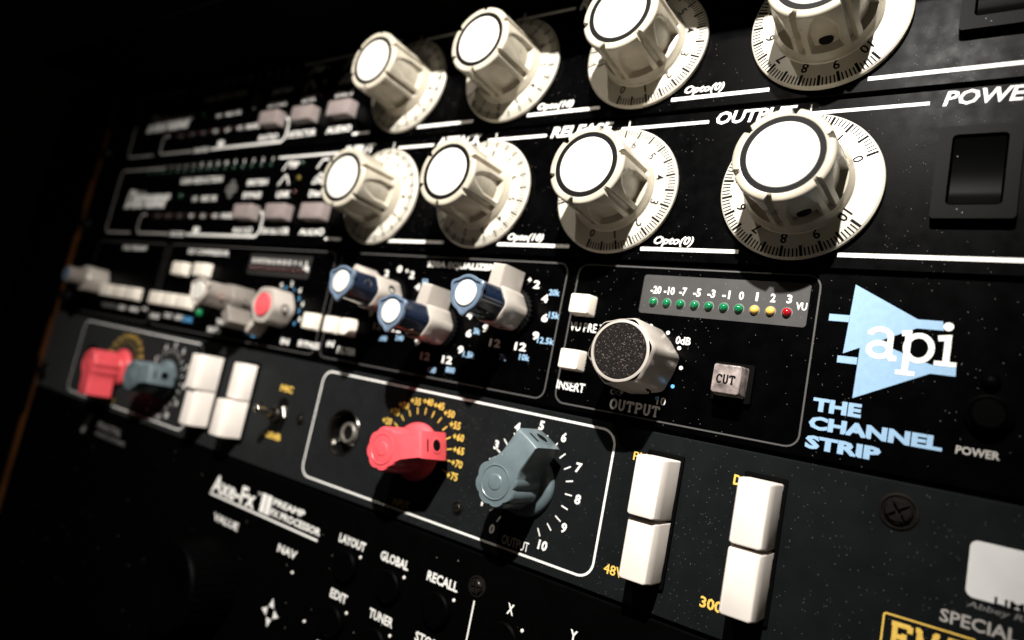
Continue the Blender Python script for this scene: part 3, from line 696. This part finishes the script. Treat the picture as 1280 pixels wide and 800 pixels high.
# right-hand legend plate
bm = bmesh.new(); extrude(bm, rrect(1.0, 40, -108.4, -97.6, 1.4), -.25, -.01); wl = finish('white_label', bm, mat('label_white', (.62, .61, .60), .5, .4, noise=(120, .08)), mp)
text('LIMITED', 5.6, 17, -107.8, 1.4, M_BLKP, wl, .02, y=-.3)
text('Abbey Road Studios', 1.4, 22, -109.9, 1.5, M_GREYP, mp, .01, .2)
text('SPECIAL EDITION', -2.6, 24, -113.2, 2.5, M_MIDP, mp, .02)
line('badge_outline', rrect(-11.9, 3.4, -123.5, -116.0, .4, 2), .34, M_YEL, mp, closed=True)
slab('EMI', -10.6, 2.2, -119.8, 5.0, .95, M_YEL, mp)

# ================================================================== effects processor
Z3 = -3*U
fx = empty('effects_processor', 'black effects processor with white button lettering along the bottom left', 'effects processor')
panel(fx, Z3, 2*U, M_AXE)
text('Axe-Fx', -248.6, -219, -144.9, 7.0, M_WHITE, fx, .03); text('II', -215.6, -209.4, -144.6, 7.0, M_WHITE, fx, .06)
text('TM', -218.6, -216.4, -142, 1.2, M_WHITE, fx)
text('PREAMP', -208.4, -190, -142.6, 2.4, M_WHITE, fx, .035); text('FX PROCESSOR', -208.8, -180, -146.4, 2.6, M_WHITE, fx, .035)
line('underline', [(-248.8, -149.2), (-180.6, -149.2)], .75, M_WHITE, fx)
for s, a, b, z in (('VALUE', -242.3, -225.4, -156.8), ('NAV', -200, -189.2, -156.9), ('LAYOUT', -170.4, -157.6, -145), ('GLOBAL', -150.3, -138, -145), ('RECALL', -130.1, -118, -145.1), ('EDIT', -168.8, -160.6, -162.7), ('TUNER', -149.9, -139.4, -162.8), ('STORE', -129.9, -119.2, -162.8), ('X', -100.2, -98.0, -144.8), ('Y', -80.2, -78, -144.8), ('FX BYP', -170, -158, -180), ('TEMPO', -149.5, -139, -180)):
    text(s, a, b, z, 2.9, M_WHITE, fx, .03)
for x, z in ((-163.9, -152.6), (-143.9, -152.8), (-123.6, -153.0), (-164.6, -170.6), (-144.6, -170.6), (-124.6, -170.8), (-99.3, -153.0)):
    bm = bmesh.new(); lathe(bm, [(5.6, -.02), (5.6, -.4), (5.3, -.5), (5.1, -.2), (5.0, -1.6), (4.5, -2.1), (0, -2.2)], 40); b_ = finish('round_button', bm, M_AXB, fx, 35, (x, 0, z))
    bm = bmesh.new(); lathe(bm, [(.5, -.02), (.48, -.3), (0, -.5)], 12); finish('button_light', bm, M_TIP, b_, 60, (5.1, 0, 4.2))
for a in range(4):
    c, s = cos(PI/2*a), sin(PI/2*a); bm = bmesh.new()
    sheet(bm, [(-196+(px*c-pz*s), -178.7+(px*s+pz*c)) for px, pz in ((-1.5, 1.9), (1.5, 1.9), (0, 5.0))], PY); finish('arrow_mark', bm, M_WHITE, fx)
for x, z in ((-177.9, -175.4), (-189.4, -162.7)): led(fx, x, z, .5, M_TIP)
screw(fx, -111.5, -142.6, 3.0, rot=10)
line('divider', [(-111.45, -146.6), (-111.45, -215)], .5, M_WHITE, fx)
bm = bmesh.new(); lathe(bm, [(17, -.5), (17.2, -2), (16.4, -17), (15.6, -18), (9, -18.2), (7, -17.2), (0, -16.8)], 72, rf=lambda t, y: 1+.012*cos(36*t)); finish('value_wheel', bm, M_AXB, fx, 30, (-234, 0, -180))
# maker's mark at the left end
bm = bmesh.new(); sheet(bm, [(-372, -147.5), (-368, -147.5), (-365.5, -142), (-361, -140), (-362, -136), (-367, -137.5), (-369.5, -142)], PY); finish('logo', bm, M_GREYP, fx)
text('FRACTAL', -356, -331, -140.8, 3.2, M_GREYP, fx, .03, .2); text('AUDIO SYSTEMS', -356, -325, -145.0, 2.0, M_GREYP, fx, .02)

# ================================================================== rack: wooden side and the tray above
rs = empty('equipment_rack', 'dark equipment rack cheek with a narrow orange-brown edge at the far left', 'rack')
bm = bmesh.new(); extrude(bm, [(-444.2, 60), (-441.5, 60), (-441.5, -230), (-444.2, -230)], -1.5, 200); finish('wooden_edge', bm, M_ORANGE, rs)
bm = bmesh.new(); extrude(bm, [(-520, 60), (-444.4, 60), (-444.4, -230), (-520, -230)], -.5, 220); finish('side_board', bm, M_CHAS, rs)
for z in (8, -36, -80, -125): screw(rs, -436, z, 5.5, M_BLKGL, name='rack_screw')
for z0, z1 in ((-8, 20), (-42, -28), (-92, -66), (-150, -118)):
    bm = bmesh.new(); extrude(bm, rrect(-445.4, -440.4, z0, z1, .8, 2), -3.2, -1.6); finish('edge_clip', bm, M_CHAS, rs)
tr = empty('rack_tray', 'black rack tray jutting out above the upper compressor', 'rack tray')
bm = bmesh.new(); extrude(bm, rrect(PX0, PX1, U+.5, U+1.7, .3, 2), -42, 200); finish('tray_floor', bm, M_CHAS, tr)
bm = bmesh.new(); extrude(bm, rrect(PX0, PX1, U+1.75, 2*U, .8, 2), -3, 0); finish('tray_front', bm, M_CHAS, tr)
